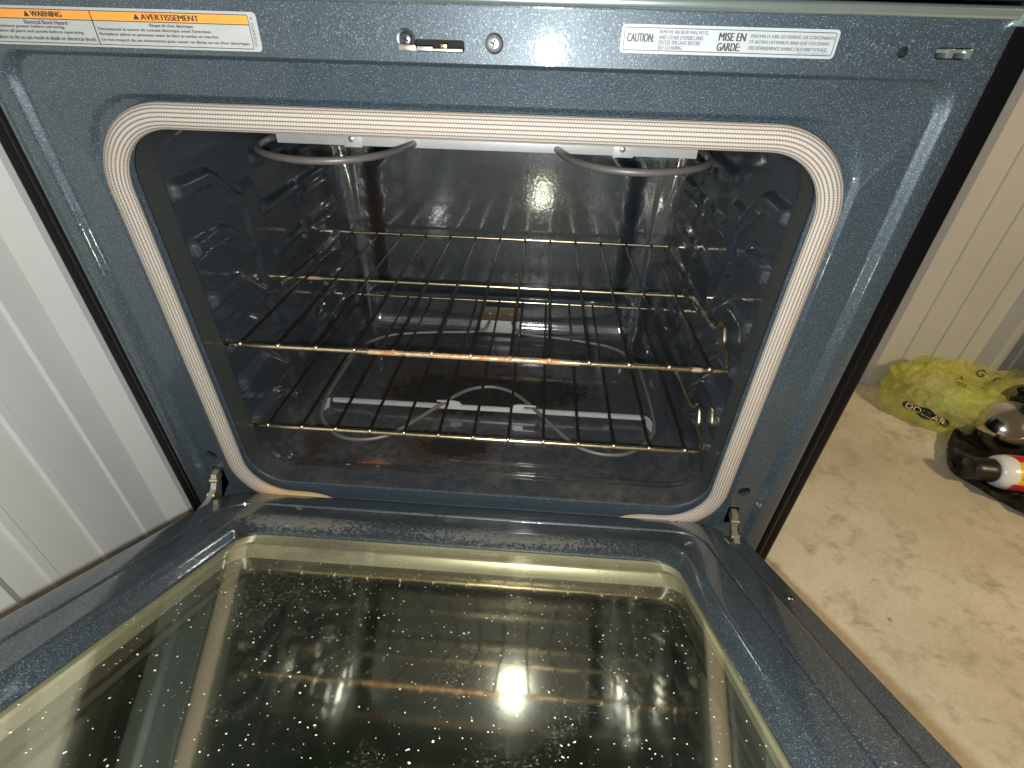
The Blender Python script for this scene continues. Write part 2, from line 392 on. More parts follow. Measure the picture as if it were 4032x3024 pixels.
# ------------------------------------------------------------------ setting: floor and walls
FZ = -0.29
n = 60
V = [(-.62+4.2*i/n, -3+3.9*j/n, FZ) for j in range(n+1) for i in range(n+1)]
F = [[j*(n+1)+i, j*(n+1)+i+1, (j+1)*(n+1)+i+1, (j+1)*(n+1)+i] for j in range(n) for i in range(n)]
tag(mesh('floor', V, F, M_FLOOR), kind='structure')

def siding(a0, a1, majors, h=.03, minor=.004):
    """(along, out) profile of a ribbed steel sheet"""
    P = []
    def rib(c, top, base, hh): return [(c-base, 0), (c-top, hh), (c+top, hh), (c+base, 0)]
    items = []
    for mj in majors:
        items.append((mj, .0125, .034, h))
        for d in (.0765, .152, .2285): items.append((mj+d, .0055, .0085, minor))
    items.sort()
    P = [(a0, 0)]
    for (c,t,b,hh) in items:
        if c-b > a0+.002 and c+b < a1-.002: P += rib(c,t,b,hh)
    P.append((a1,0)); return P
def siding_mesh(name, prof, z0, z1, xf, mat):
    V = []; F = []
    fine = []
    for (a, o) in prof: fine.append((a,o))
    for (a,o) in fine:
        for z in (z0, .3, z1): V.append(xf(a,o,z))
    k = 3
    for i in range(len(fine)-1):
        for j in range(2): F.append([i*k+j, i*k+j+1, (i+1)*k+j+1, (i+1)*k+j])
    # back sheet gives the panel a thickness
    b = len(V)
    for (a,o) in (fine[0], fine[-1]):
        for z in (z0, z1): V.append(xf(a, -.02, z))
    F.append([b, b+1, b+3, b+2])
    return mesh(name, V, F, mat, angle=10)
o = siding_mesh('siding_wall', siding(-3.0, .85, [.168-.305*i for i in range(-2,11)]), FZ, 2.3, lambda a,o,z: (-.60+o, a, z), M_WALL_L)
tag(o, 'white ribbed metal wall close beside the left flank of the open oven', 'wall')
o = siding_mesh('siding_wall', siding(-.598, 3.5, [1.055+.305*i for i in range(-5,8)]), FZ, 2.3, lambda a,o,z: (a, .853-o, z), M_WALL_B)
tag(o, 'whitish ribbed metal wall at the back, its colour dimmed for light falloff, behind the yellow plastic bag', 'wall')

# ------------------------------------------------------------------ OVEN
oven = tag(empty('oven', (0,0,FZ)), 'open built in oven with blue speckled enamel, woven gasket and dropped glass door', 'oven')
OFF = Vector((0,0,-FZ))
class _P: pass
# every part is modelled in world coordinates, then parented with the oven's offset undone
_parts = []
def opart(o, parent=None):
    o.parent = parent or oven
    if parent is None: o.location = (0,0,-FZ)
    return o
def ob(mb, name, mat, parent=None, angle=35): return opart(mb.build(name, mat, None, angle), parent)

# --- front frame
K = 10
def fl(x, zt, zb, r, y): return [Vector((a, y, b)) for (a,b) in rr(-x, x, zb, zt, r, K)]
loops = [fl(.381,.566,-.05,.004,.022), fl(.381,.566,-.05,.004,.003), fl(.3802,.5652,-.049,.0035,.0008), fl(.378,.563,-.047,.003,0),
         fl(.3640,.5290,-.032,.018,0)]
for t in (.12,.3,.5,.7,.88,1.0):
    s = sstep(0,1,t); loops.append(fl(.3640-.0095*t, .5290-.0035*t, -.032+.008*t, .018+.008*t, .0065*s))
loops.append(fl(.3245,.5015,.020,.052,.0065))
for t in (.3,.7,1.0): loops.append(fl(.3245-.006*t, .5015-.005*t, .020+.006*t, .052+.004*t, .0065+.0035*sstep(0,1,t)))
loops += [fl(.2975,.4795,.046,.047,.0100), fl(.2960,.478,.0472,.046,.0106), fl(.2952,.4772,.048,.0455,.0125)]
V, F = loft(loops)
npl = 4*(K+1)
def cut(loop_i, seg_j, holes):
    """replaces the flat quad between two loops by a polygon with real holes (with walls behind)"""
    a, b = loop_i*npl+seg_j, loop_i*npl+(seg_j+1) % npl; c, d = b+npl, a+npl
    for f in F:
        if set(f) == {a,b,c,d}: F.remove(f); break
    y = V[a].y
    pl = [[Vector((V[i].x, V[i].z, 0)) for i in (a,b,c,d)]] + [[Vector((p[0],p[1],0)) for p in h] for h in holes]
    flat = [p for q in pl for p in q]; base = len(V)
    V.extend(Vector((p.x, y, p.y)) for p in flat)
    for t in tessellate_polygon(pl): F.append([base+i for i in t])
    k = base+4
    for h in holes:
        m = len(h); V.extend(Vector((p[0], y+.005, p[1])) for p in h); e = len(V)-m
        for i in range(m): F.append([k+i, k+(i+1) % m, e+(i+1) % m, e+i])
        k += m
        # the shifted ring appended after flat points: keep base index of the next hole right
    return
def circ(cx, cz, r, k=16): return [(cx+r*math.cos(2*math.pi*i/k), cz+r*math.sin(2*math.pi*i/k)) for i in range(k)]
# segments: after corner arc i (K+1 points each) comes the straight edge: 0 bottom, 1 right, 2 top, 3 left
iTop = 2*(K+1)+K; iRight = 1*(K+1)+K; iLeft = 3*(K+1)+K
cut(3, iTop, [rr(-.0325,.0040,.5355,.5432,.002,3), circ(.3127,.5440,.0036), rr(.3345,.3610,.5405,.5475,.003,3)])
cut(10, iRight, [circ(.3365,.0890,.0075), rr(.3262,.3395,.030,.0600,.002,3)])
cut(10, iLeft, [circ(-.3385,.0935,.0070), rr(-.3450,-.3315,.040,.0735,.002,3)])
frame = opart(mesh('front_frame', V, F, M_FRAME, None, 30))
# near-black backing sheets stand in for the dark space behind the holes
for (x0,x1,z0,z1) in ((-.040,.012,.528,.551),(.300,.368,.533,.555)):
    ob(MB().add(*box(x0,x1,.014,.016,z0,z1)), 'dark_backing', M_HOLE)
for (x0,x1,z0,z1) in ((.318,.347,.02,.10),(-.352,-.324,.02,.105)):
    ob(MB().add(*box(x0,x1,.020,.022,z0,z1)), 'dark_backing', M_HOLE)

# --- cavity liner with pressed rack guides
LEV = [.416,.356,.296,.236,.178,.118]
def guide(y, z, sgn):
    d = 0.0
    for zl in LEV:
        zc = zl-.008
        if y <= .108: c = zc
        else: c = zc-.040*sstep(.105,.175,y)*min(1.0,(y-.105)/.06+.2)
        w = sstep(.052,.062,y)*(1-sstep(.16,.185,y))
        q = abs(z-c); d = max(d, .0085*w*(1-sstep(.0065,.0105,q)))
        w2 = sstep(.214,.222,y)*(1-sstep(.455,.470,y))
        q = abs(z-(zl-.012)); brk = 1-.8*math.exp(-((y-.335)/.008)**2)-.0
        d = max(d, .0065*w2*brk*(1-sstep(.0045,.0085,q)))
        q = abs(z-(zl-.030)); d = max(d, .0050*w2*(1-.9*math.exp(-((y-.335)/.010)**2))*(1-sstep(.003,.007,q))*sstep(.30,.31,y))
    colm = sstep(.166,.178,y)*(1-sstep(.207,.2105,y))*sstep(.055,.07,z)*(1-sstep(.375,.39,z))
    return max(d, .0052*colm)
def zfloor(y): return .0472-.007*sstep(.042,.056,y)-.0262*sstep(.056,.088,y)
def zceil(y): return .4768+.006*sstep(.042,.052,y)
def xhalf(y): return .2945+.0080*sstep(.0420,.0480,y)+.004*sstep(.05,.5,y)
ys = [.0125,.015,.021,.028,.035,.040,.0415,.0425,.0435,.0445,.0455,.0465,.0475,.049,.051]
y = .0535
while y < .5: ys.append(y); y += (.0032 if y < .24 else .0045)
ys.append(.5)
loops = []
for y in ys:
    xh = xhalf(y); zb = zfloor(y); zt = zceil(y); r = .0455-.022*sstep(.03,.5,y)
    zt_ = zt if y > .0126 else .4770
    P = rr(-xh, xh, zb, zt_, r, K, ne=120)
    L = []
    for (a,b) in P:
        x, z = a, b
        if y > .0525 and abs(abs(x)-xh) < 1e-6: x -= math.copysign(guide(y, z, 0), x)
        if y > .08 and abs(b-zb) < 1e-6:
            e = sstep(-.215,-.195,x)*(1-sstep(.185,.205,x))*sstep(.098,.112,y)*(1-sstep(.44,.46,y)); z -= .0035*e
        L.append(Vector((x,y,z)))
    loops.append(L)
V, F = loft(loops, flip=True)
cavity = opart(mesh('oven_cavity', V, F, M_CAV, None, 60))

# --- back panel of the cavity
nx, nz = 150, 112; x0,x1,z0,z1 = -.312,.312,.008,.486
V = []; F = []
def hexd(x, z):
    """signed distance to the big pressed eight sided plateau (negative inside)"""
    a = abs(x+.006)
    d1 = a-.236; d2 = (a*.74+(z-.345)*.67)-.170; d3 = z-.43; d4 = .070-z
    return max(d1,d2,d3,d4)
def lowd(x, z): 
    qx, qz = abs(x+.008)-.265, abs(z-.066)-.038
    return math.hypot(max(qx+.02,0),max(qz+.02,0))+min(max(qx+.02,qz+.02),0)-.02
for j in range(nz+1):
    for i in range(nx+1):
        x = x0+(x1-x0)*i/nx; z = z0+(z1-z0)*j/nz
        h = .013*(1-sstep(-.019,.019,hexd(x,z)))*sstep(.11,.13,z)
        h2 = .008*(1-sstep(-.012,.006,lowd(x,z)))
        rim = .005*sstep(.2715,.2755,abs(x+.004))
        V.append(Vector((x, .497-h+h2-rim+(z-.20)*.052*(1-sstep(.27,.30,abs(x))), z)))
for j in range(nz):
    for i in range(nx):
        a = j*(nx+1)+i; F.append([a,a+1,a+nx+2,a+nx+1])
back = opart(mesh('back_panel', V, F, M_BACK, None, 180))

# --- woven gasket (open at the middle of the bottom)
def gasket():
    X, ZT, ZB, R = .3043, .4866, .0300, .062
    P = []
    m = 14
    P += [(-.190+(-X+R+.190)*t/6, ZB) for t in range(6)]
    def arc(cx, cz, a0, a1): return [(cx+R*math.cos(math.radians(a0+(a1-a0)*i/m)), cz+R*math.sin(math.radians(a0+(a1-a0)*i/m))) for i in range(m)]
    P += arc(-X+R, ZB+R, 270, 180); P += [(-X, ZB+R+(ZT-ZB-2*R)*i/20) for i in range(20)]
    P += arc(-X+R, ZT-R, 180, 90); P += [(-X+R+(2*X-2*R)*i/30, ZT) for i in range(30)]
    P += arc(X-R, ZT-R, 90, 0); P += [(X, ZT-R-(ZT-ZB-2*R)*i/20) for i in range(20)]
    P += arc(X-R, ZB+R, 0, -90); P += [(X-R+(.190-X+R)*i/6, ZB) for i in range(7)]
    n = len(P); seg = 20; V = []; F = []; uvv = []; L = 0
    for i in range(n):
        a = P[max(i-1,0)]; b = P[min(i+1,n-1)]; t = Vector((b[0]-a[0],0,b[1]-a[1])).normalized(); N = Vector((-t.z,0,t.x))
        if i: L += math.hypot(P[i][0]-P[i-1][0], P[i][1]-P[i-1][1])
        e = min(i, n-1-i); k = [.30,.62,.80,.92][e] if e < 4 else 1.0
        wob = .0006*noise.noise(Vector((L*9,0,0)))
        for j in range(seg):
            th = 2*math.pi*j/seg
            V.append(Vector((P[i][0],0.0005+wob,P[i][1]))+N*(math.cos(th)*.0102*k)+Vector((0,math.sin(th)*.0064*k,0))); uvv.append((L, j/seg))
    loopuv = []
    for i in range(n-1):
        for j in range(seg):
            a = i*seg+j; b = i*seg+(j+1) % seg; F.append([a,b,b+seg,a+seg])
            u0, u1 = uvv[a][0], uvv[a+seg][0]; loopuv += [(u0,j/seg),(u0,(j+1)/seg),(u1,(j+1)/seg),(u1,j/seg)]
    F.append(list(range(seg))[::-1]); loopuv += [(0,0)]*seg
    F.append([(n-1)*seg+j for j in range(seg)]); loopuv += [(L,0)]*seg
    return opart(mesh('door_gasket', V, F, M_GASKET, None, 180, uv=loopuv))
gasket()

# --- side panels, top trim, cooktop
for s in (-1,1):
    xe = .4165 if s > 0 else .4205
    prof = [(.3835,.62),(.3835,.016),(.3845,.0125),(.3870,.0110),(.3920,.0108),(.3955,.0112),(.3985,.0130),(.4005,.0160),(.4015,.020),(xe-.004,.0205),(xe-.001,.0225),(xe,.027),(xe,.62)]
    lo = [[Vector((s*x, y, z)) for (x,y) in prof] for z in (FZ+.02, -.1, .1, .3, .45, .5735)]
    V,F = loft(lo, flip=(s < 0)); ob(MB().add(V,F), 'side_panel', M_BLACK, angle=60)
ob(MB().add(*bbox_bm(-.3835,.3835,.56,.62,FZ+.05,.575,.004)), 'rear_panel', M_BLACK)
ob(MB().add(*bbox_bm(-.379,.379,.03,.56,.5,.574,.004)), 'top_insulation', M_HOLE)
ob(MB().add(*bbox_bm(-.379,.379,.09,.56,FZ+.02,-.04,.004)), 'lower_drawer', M_BLACK)
V,F = [],[]
prof = [(.020,.5640),(-.0022,.5640),(-.0038,.5648),(-.0046,.5662),(-.0046,.5692),(-.0040,.5706),(-.0025,.5716),(.020,.5716)]
nxs = 40
for i in range(nxs+1):
    x = -.386+.772*i/nxs
    for (y,z) in prof: V.append(Vector((x, y+.0003*noise.noise(Vector((x*9,y*50,1))), z+.0004*noise.noise(Vector((x*14,0,z*40))))))
k = len(prof)
for i in range(nxs):
    for j in range(k-1): F.append([i*k+j,(i+1)*k+j,(i+1)*k+j+1,i*k+j+1])
opart(mesh('top_trim', V, F, M_TRIM, None, 50))
ob(MB().add(*bbox_bm(.3765,.390,-.0060,.018,.5600,.5722,.002)), 'corner_bracket', M_TRIM)
ob(MB().add(*bbox_bm(-.415,.415,-.012,.62,.5735,.612,.006,3)), 'cooktop', M_GLOSSBLACK)

# --- latch and its screws
lt = ob(MB().add(*bbox_bm(-.036,.0030,-.0045,.012,.5360,.5382,.0006)).add(*bbox_bm(-.0435,-.031,-.0052,-.0030,.5358,.5400,.0008)), 'latch', M_STEEL)
opart(MB().add(*bbox_bm(-.030,-.0185,-.0062,-.0040,.5362,.5392,.0005)).build('latch_tab', M_SCREW), lt)
opart(MB().add(*bbox_bm(-.013,-.0085,-.0030,.002,.5384,.5408,.0004)).build('latch_catch', M_BRASS), lt)
def screw(x, z, y, r, mat, mat2):
    m = Matrix.Rotation(math.radians(90), 4, 'X')
    prof = [(0,r*.32),(r*.6,r*.30),(r*.85,r*.20),(r,0)]
    V,F = lathe(prof, 24, (x,y,z), m)
    V2,F2 = lathe([(r,0),(r*1.28,r*.10),(r*1.36,0)], 24, (x,y,z), m)
    s = ob(MB().add(V,F), 'screw', mat); w = MB().add(V2,F2).build('washer', M_DARK); w.parent = s
    c = MB()
    for a in (20,110):
        R_ = Matrix.Rotation(math.radians(a),4,'Y'); Vb,Fb = box(-r*.52,r*.52,-r*.36,-r*.25,-r*.10,r*.10)
        c.add([R_ @ Vector(v)+Vector((x,y,z)) for v in Vb], Fb)
    q = c.build('recess_dark_cross', M_HOLE); q.parent = s  # raised near-black cross stands in for the shade inside the recess
screw(-.0390,.5428,0,.0050,M_DARK,M_DARK); screw(.0257,.5418,0,.0049,M_SCREW,M_DARK)
# strike clip in the right slot
ob(MB().add(*bbox_bm(.3355,.3600,.0010,.010,.5442,.5466,.0006)).add(*bbox_bm(.3420,.3470,-.0008,.010,.5412,.5470,.0006)).add(*bbox_bm(.3545,.3590,-.0008,.010,.5412,.5470,.0006)), 'strike_clip', M_TRIM)

# --- labels
def plate(x0,x1,z0,z1,r,y0,y1):
    P = rr(x0,x1,z0,z1,r,6); a = [Vector((p[0],y0,p[1])) for p in P]; b = [Vector((p[0],y1,p[1])) for p in P]
    V,F = loft([b,a]); F.append(list(range(len(P),2*len(P)))); return V,F
def rim(x0,x1,z0,z1,r,w,y):
    a = rr(x0,x1,z0,z1,r,6); b = rr(x0+w,x1-w,z0+w,z1-w,max(r-w,.0003),6)
    return loft([[Vector((p[0],y,p[1])) for p in a],[Vector((p[0],y,p[1])) for p in b]])
lab = ob(MB().add(*plate(-.3560,-.1478,.5322,.5563,.0028,-.0006,0.0)), 'warning_label', M_LABEL)
lab['label'] = 'silver warning label with an orange header'
Y1, Y2 = -.0008, -.0010
orange = MB().add(*plate(-.3545,-.2728,.5487,.5541,.0002,Y1,-.0006)).add(*plate(-.2722,-.1540,.5483,.5541,.0010,Y1,-.0006)).build('orange_header', M_ORANGE); orange.parent = lab
ink = MB().add(*rim(-.3550,-.1535,.5336,.5546,.0016,.00045,Y2))
ink.add(*box(-.2728,-.2722,Y2,Y1,.5338,.5544)); ink.add(*box(-.3548,-.1537,Y2,Y1,.5483,.5488))
text_in(ink,'WARNING',-.3185,-.2945,.5499,.5533,Y2,bold=.0005)
text_in(ink,'AVERTISSEMENT',-.2345,-.1905,.5497,.5532,Y2,bold=.0005)
for cx in (-.3217,-.2378): ink.add([(cx-.0022,Y2,.5499),(cx+.0022,Y2,.5499),(cx,Y2,.5534)],[[0,1,2]])
for s,x0,x1,zz in (('Electrical Shock Hazard',-.3260,-.2925,.5453),('Disconnect power before servicing.',-.3530,-.2955,.5424),('Replace all parts and panels before operating.',-.3530,-.2820,.5394),('Failure to do so can result in death or electrical shock.',-.3530,-.2740,.5357),
    ('Risque de choc électrique',-.2295,-.1965,.5451),("Déconnecter la source de courant électrique avant l'entretien.",-.2700,-.1835,.5422),('Remplacer pièces et panneaux avant de faire la remise en marche.',-.2700,-.1790,.5391),('Le non-respect de ces instructions peut causer un décès ou un choc électrique.',-.2700,-.1560,.5356)):
    text_in(ink,s,x0,x1,zz,zz+.0024,Y2,bold=.0002)
text_in(ink,'W10164733  A',-.1524,-.1504,.5352,.5535,Y2,vert=True)
k = ink.build('lettering', M_INK); k.parent = lab
lab = ob(MB().add(*plate(.1160,.2662,.5387,.5558,.0026,-.0006,0.0)), 'caution_label', M_LABELW)
lab['label'] = 'white caution label with a thin black border'
ink = MB().add(*rim(.1180,.2642,.5404,.5541,.0014,.00045,Y2))
text_in(ink,'CAUTION:',.1202,.1393,.5455,.5506,Y2,bold=.0005); text_in(ink,'MISE EN',.1840,.2028,.5475,.5523,Y2,bold=.0005); text_in(ink,'GARDE:',.1838,.2002,.5416,.5464,Y2,bold=.0005)
k = ink.build('lettering', M_INK); k.parent = lab
ink = MB(); ink2 = MB()
for i,(s,x1) in enumerate((('REMOVE BROILER PAN, POTS,',.1766),('AND OTHER UTENSILS AND',.1735),('EXCESS SPILLAGE BEFORE',.1722),('SELF-CLEANING.',.1600))): text_in(ink,s,.1425,x1,.5504-i*.0030,.5504-i*.0030+.0024,Y2,bold=.00025)
for i,(s,x1) in enumerate((('ENLEVER LE GRIL-LÈCHEFRITE, LES CONTENANTS',.2632),("ET AUTRES USTENSILES AINSI QUE L'EXCÉDENT",.2612),("DES DÉVERSEMENTS AVANT L'AUTONETTOYAGE.",.2606))): text_in(ink2,s,.2060,x1,.5496-i*.0034,.5496-i*.0034+.0027,Y2,bold=.00025)
text_in(ink2,'PART NO. W10099610 REV A',.2405,.2618,.5410,.5422,Y2)
k = ink.build('small_print', M_INKG); k.parent = lab
k = ink2.build('small_print', M_INKG); k.parent = lab

# --- broil element
bx = .0
Pb = [(.052,.490,.440),(.050,.40,.432),(.066,.30,.430),(.082,.215,.430),(.100,.162,.430),(.135,.128,.430),(.175,.122,.430),(.220,.140,.430),(.250,.175,.430),(.258,.22,.430),(.250,.30,.431),(.215,.40,.431),(.15,.44,.431),(.05,.45,.434)]
tb = MB()
Pl = [(-p[0]-.013, p[1]-.006, p[2]) for p in Pb]
tb.add(*tube(catmull(Pb+[(.0,.452,.436)]+[(-.05,.45,.434)]+Pl[::-1][1:],8), .0041, 10))
broil = ob(tb, 'broil_element', M_ELEM, angle=80)
bk = MB().add(*bbox_bm(-.262,.247,.2185,.2200,.4255,.446,.0004)).add(*bbox_bm(-.262,.247,.2185,.235,.446,.4472,.0004))
bk.add(*bbox_bm(-.178,-.156,.2165,.2185,.4240,.446,.0004)).add(*bbox_bm(.148,.172,.2165,.2185,.4240,.446,.0004))
sp = bk.build('support_plate', M_BRACKET); sp.parent = broil
for x in (-.1685,.1585): 
    V,F = lathe([(0,.0012),(.002,.0011),(.0034,.0004),(.0036,0)],16,(x,.2164,.4330),Matrix.Rotation(math.radians(90),4,'X')); q = MB().add(V,F).build('rivet', M_SCREW); q.parent = broil

# --- bake element
half = [(.0,.2720,.031),(.036,.2610,.031),(.064,.2340,.031),(.090,.2000,.031),(.133,.1450,.031),(.155,.1270,.031),(.187,.1185,.031),(.222,.1250,.031),(.256,.1560,.031),(.272,.20,.031),(.272,.30,.031),(.265,.375,.031),(.240,.412,.031),(.205,.433,.031),(.13,.449,.031),(.065,.457,.031),(.036,.464,.033),(.026,.474,.042),(.022,.492,.050)]
path = [(-x-.004,y,z) for (x,y,z) in half[::-1]] + [(x-.004,y,z) for (x,y,z) in half[1:]]
bake = ob(MB().add(*tube(catmull(path,8), .0033, 10)), 'bake_element', M_ELEM, angle=80)
bar = MB().add(*bbox_bm(-.268,.256,.2160,.2185,.0210,.0272,.0004)).add(*bbox_bm(-.268,.256,.2185,.2225,.0262,.0275,.0004))
def hook(x, s):
    P = []; w = .021
    V = []; n_ = 12
    out = [(-w,.0),(-w,.004)] 
    pts = [(0,.0),(w*.9,.0),(w*.95,.006),(w*.75,.0105),(w*.4,.0125),(-w*.3,.0125),(-w*1.0,.0118),(-w*1.0,.0098),(-w*.1,.0092),(.0,.005)]
    a = [Vector((x+s*p[0], .2150, .0265+p[1])) for p in pts]; b = [v+Vector((0,.0024,0)) for v in a]
    V,F = loft([a,b]); F.append(list(range(len(pts)))); F.append([len(pts)+i for i in range(len(pts))][::-1]); return V,F
bar.add(*hook(-.068, 1)); bar.add(*hook(.055,-1))
for s,x in ((-1,-.272),(1,.258)):
    pts = [(0,0),(.004,-.016),(.012,-.020),(.016,-.006),(.013,.007),(.005,.011),(-.004,.010)]
    a = [Vector((x+s*(p[0]*.55), .2145-.024*max(0,p[0]/.016), .0215+p[1]*.75+.002)) for p in pts]; b = [v+Vector((s*.0015,.002,0)) for v in a]
    V,F = loft([a,b]); F.append(list(range(len(pts)))); F.append([len(pts)+i for i in range(len(pts))][::-1]); bar.add(V,F)
sp = bar.build('support_bar', M_BRACKET, None, 30); sp.parent = bake
tb = MB().add(*bbox_bm(-.0475,.0385,.4800,.4825,.0195,.0475,.0008)); q = tb.build('terminal_plate', M_BRACKET); q.parent = bake
tb = MB().add(*bbox_bm(-.0460,.0365,.4830,.4850,.0475,.0770,.0008)).add(*bbox_bm(-.0470,.0380,.4800,.4840,.0470,.0485,.0005)); q = tb.build('mounting_flange', M_BROWN); q.parent = bake
for x in (-.0275,.0165):
    V,F = lathe([(0,.004),(.003,.0036),(.0042,.001),(.0044,0)],14,(x,.4829,.0640),Matrix.Rotation(math.radians(90),4,'X')); q = MB().add(V,F).build('flange_screw', M_BRASS); q.parent = bake

# ------------------------------------------------------------------ DOOR (hinged at the bottom, held 29 degrees short of level)
PHI = math.radians(29.0); DO = Vector((0,-.02,.03)); DD = Vector((0,-math.cos(PHI),math.sin(PHI))); DN = Vector((0,math.sin(PHI),math.cos(PHI)))
def dw(u,t,nn): return DO+Vector((u,0,0))+DD*t+DN*nn
def dl(u0,u1,t0,t1,r,nn): return [dw(a,b,nn) for (a,b) in rr(u0,u1,t0,t1,r,K)]
loops = [dl(-.347,.347,-.0085,.535,.006,-.0245), dl(-.347,.347,-.0085,.535,.006,-.0015), dl(-.3462,.3462,-.0078,.534,.005,0),
         dl(-.3270,.3125,-.0070,.505,.036,0), dl(-.3255,.3110,-.0066,.503,.035,-.0016), dl(-.3240,.3095,-.0062,.502,.035,-.0012), dl(-.3235,.3088,-.0058,.501,.035,.006),
         dl(-.3228,.3080,-.0052,.500,.035,.0145), dl(-.3215,.3066,-.0040,.499,.034,.0170), dl(-.3185,.3035,-.0015,.496,.033,.0180),
  dl(-.2960,.2790,.0285,.478,.030,.0180), dl(-.2952,.2782,.0293,.4772,.030,.0172), dl(-.2946,.2776,.0300,.4766,.030,.0146), dl(-.2938,.2768,.0310,.4758,.030,.0142), dl(-.2930,.2760,.0320,.475,.030,.0166),
       dl(-.2680,.2500,.0600,.458,.026,.0172), dl(-.2640,.2465,.0640,.456,.026,.0170), dl(-.2600,.2440,.0690,.454,.026,.0158), dl(-.2540,.2390,.0770,.450,.026,.0118), dl(-.2505,.2362,.0820,.447,.026,.0086),
       dl(-.2480,.2345,.0852,.445,.026,.0070), dl(-.2475,.2340,.0860,.4445,.026,.0058), dl(-.2478,.2343,.0856,.4448,.026,.0040)]
V,F = loft(loops)
door = opart(mesh('door', V, F, M_DOOR, None, 30))
door['label'] = 'dropped oven door with a speckled glass window'
def dpart(mb, name, mat, angle=35):
    o = mb.build(name, mat, None, angle); o.parent = door; return o
g = [dw(a,b,.0034) for (a,b) in rr(-.2510,.2380,.0820,.449,.027,K)]; g2 = [v-DN*.003 for v in g]
V,F = g+g2, [list(range(len(g)))]
dpart(MB().add(g,[list(range(len(g)))]), 'window_glass', M_GLASS)
wl = [dl(-.2495,.2360,.0845,.446,.026,.0030), dl(-.2505,.2370,.0900,.447,.024,-.0030), dl(-.2480,.2345,.0945,.445,.022,-.0040), dl(-.2480,.2345,.0945,.445,.022,-.0050), dl(-.2510,.2375,.0955,.448,.022,-.0058), dl(-.2530,.2395,.0975,.449,.020,-.0190)]
V,F = loft(wl, flip=False); dpart(MB().add(V,F), 'window_spacer', M_SPACER, 40)
dpart(MB().add([dw(a,b,-.0190) for (a,b) in rr(-.2532,.2397,.0973,.4492,.020,K)],[list(range(4*(K+1)))]), 'outer_glass', M_INNER)
# outer skin of the door
bm = bmesh.new(); V,F = box(-.3460,.3460,-.008,.540,-.046,-.0245); vs = [bm.verts.new(v) for v in V]
for f in F: bm.faces.new([vs[i] for i in f])
bmesh.ops.recalc_face_normals(bm, faces=bm.faces); bmesh.ops.bevel(bm, geom=bm.edges[:], offset=.004, segments=3, profile=.5, affect='EDGES'); bm.verts.ensure_lookup_table()
V = [dw(*v.co) for v in bm.verts]; F = [[v.index for v in f.verts] for f in bm.faces]; bm.free()
# only a rim: the middle stays dark glass
dpart(MB().add(V,F), 'outer_skin', M_BLACK)
def door_screw(u,t):
    R_ = Matrix((Vector((1,0,0)), DD, DN)).transposed().to_4x4()
    V,F = lathe([(0,.0008),(.002,.0016),(.0042,.0014),(.0050,0)],18,dw(u,t,.0),R_); dpart(MB().add(V,F),'door_screw',M_DARK)
door_screw(.3355,.1357); door_screw(-.3380,.1357); door_screw(.3355,.40)
# hinge arms reaching from the frame slots into the door
def arm(x, zt, s):
    mb = MB()
    P = [(.012,zt+.006),(-.004,zt+.004),(-.0085,zt-.004),(-.014,zt-.012),(-.030,zt-.016),(-.050,zt-.014)]
    for dx, w_ in ((0,.0036),):
        lo = [];
        for w in (-w_,w_):
            up_ = [Vector((x+dx+w, y, z)) for (y,z) in P]; dn_ = [Vector((x+dx+w, y+.002, z-.011)) for (y,z) in P[::-1]]; lo.append(up_+dn_)
        V,F = loft(lo); m = len(lo[0]); F.append(list(range(m))[::-1]); F.append([m+i for i in range(m)]); mb.add(V,F)
    a = ob(mb, 'hinge_arm', M_STEEL)
    for (y,z) in ((-.0065,zt-.004),(-.020,zt-.0165)):
        V,F = tube([Vector((x-.0052,y,z)),Vector((x+.0052,y,z))], .0032, 10); q = MB().add(V,F).build('hinge_pin', M_BRASS); q.parent = a
arm(.3325,.0520,1); arm(-.3385,.0640,-1)

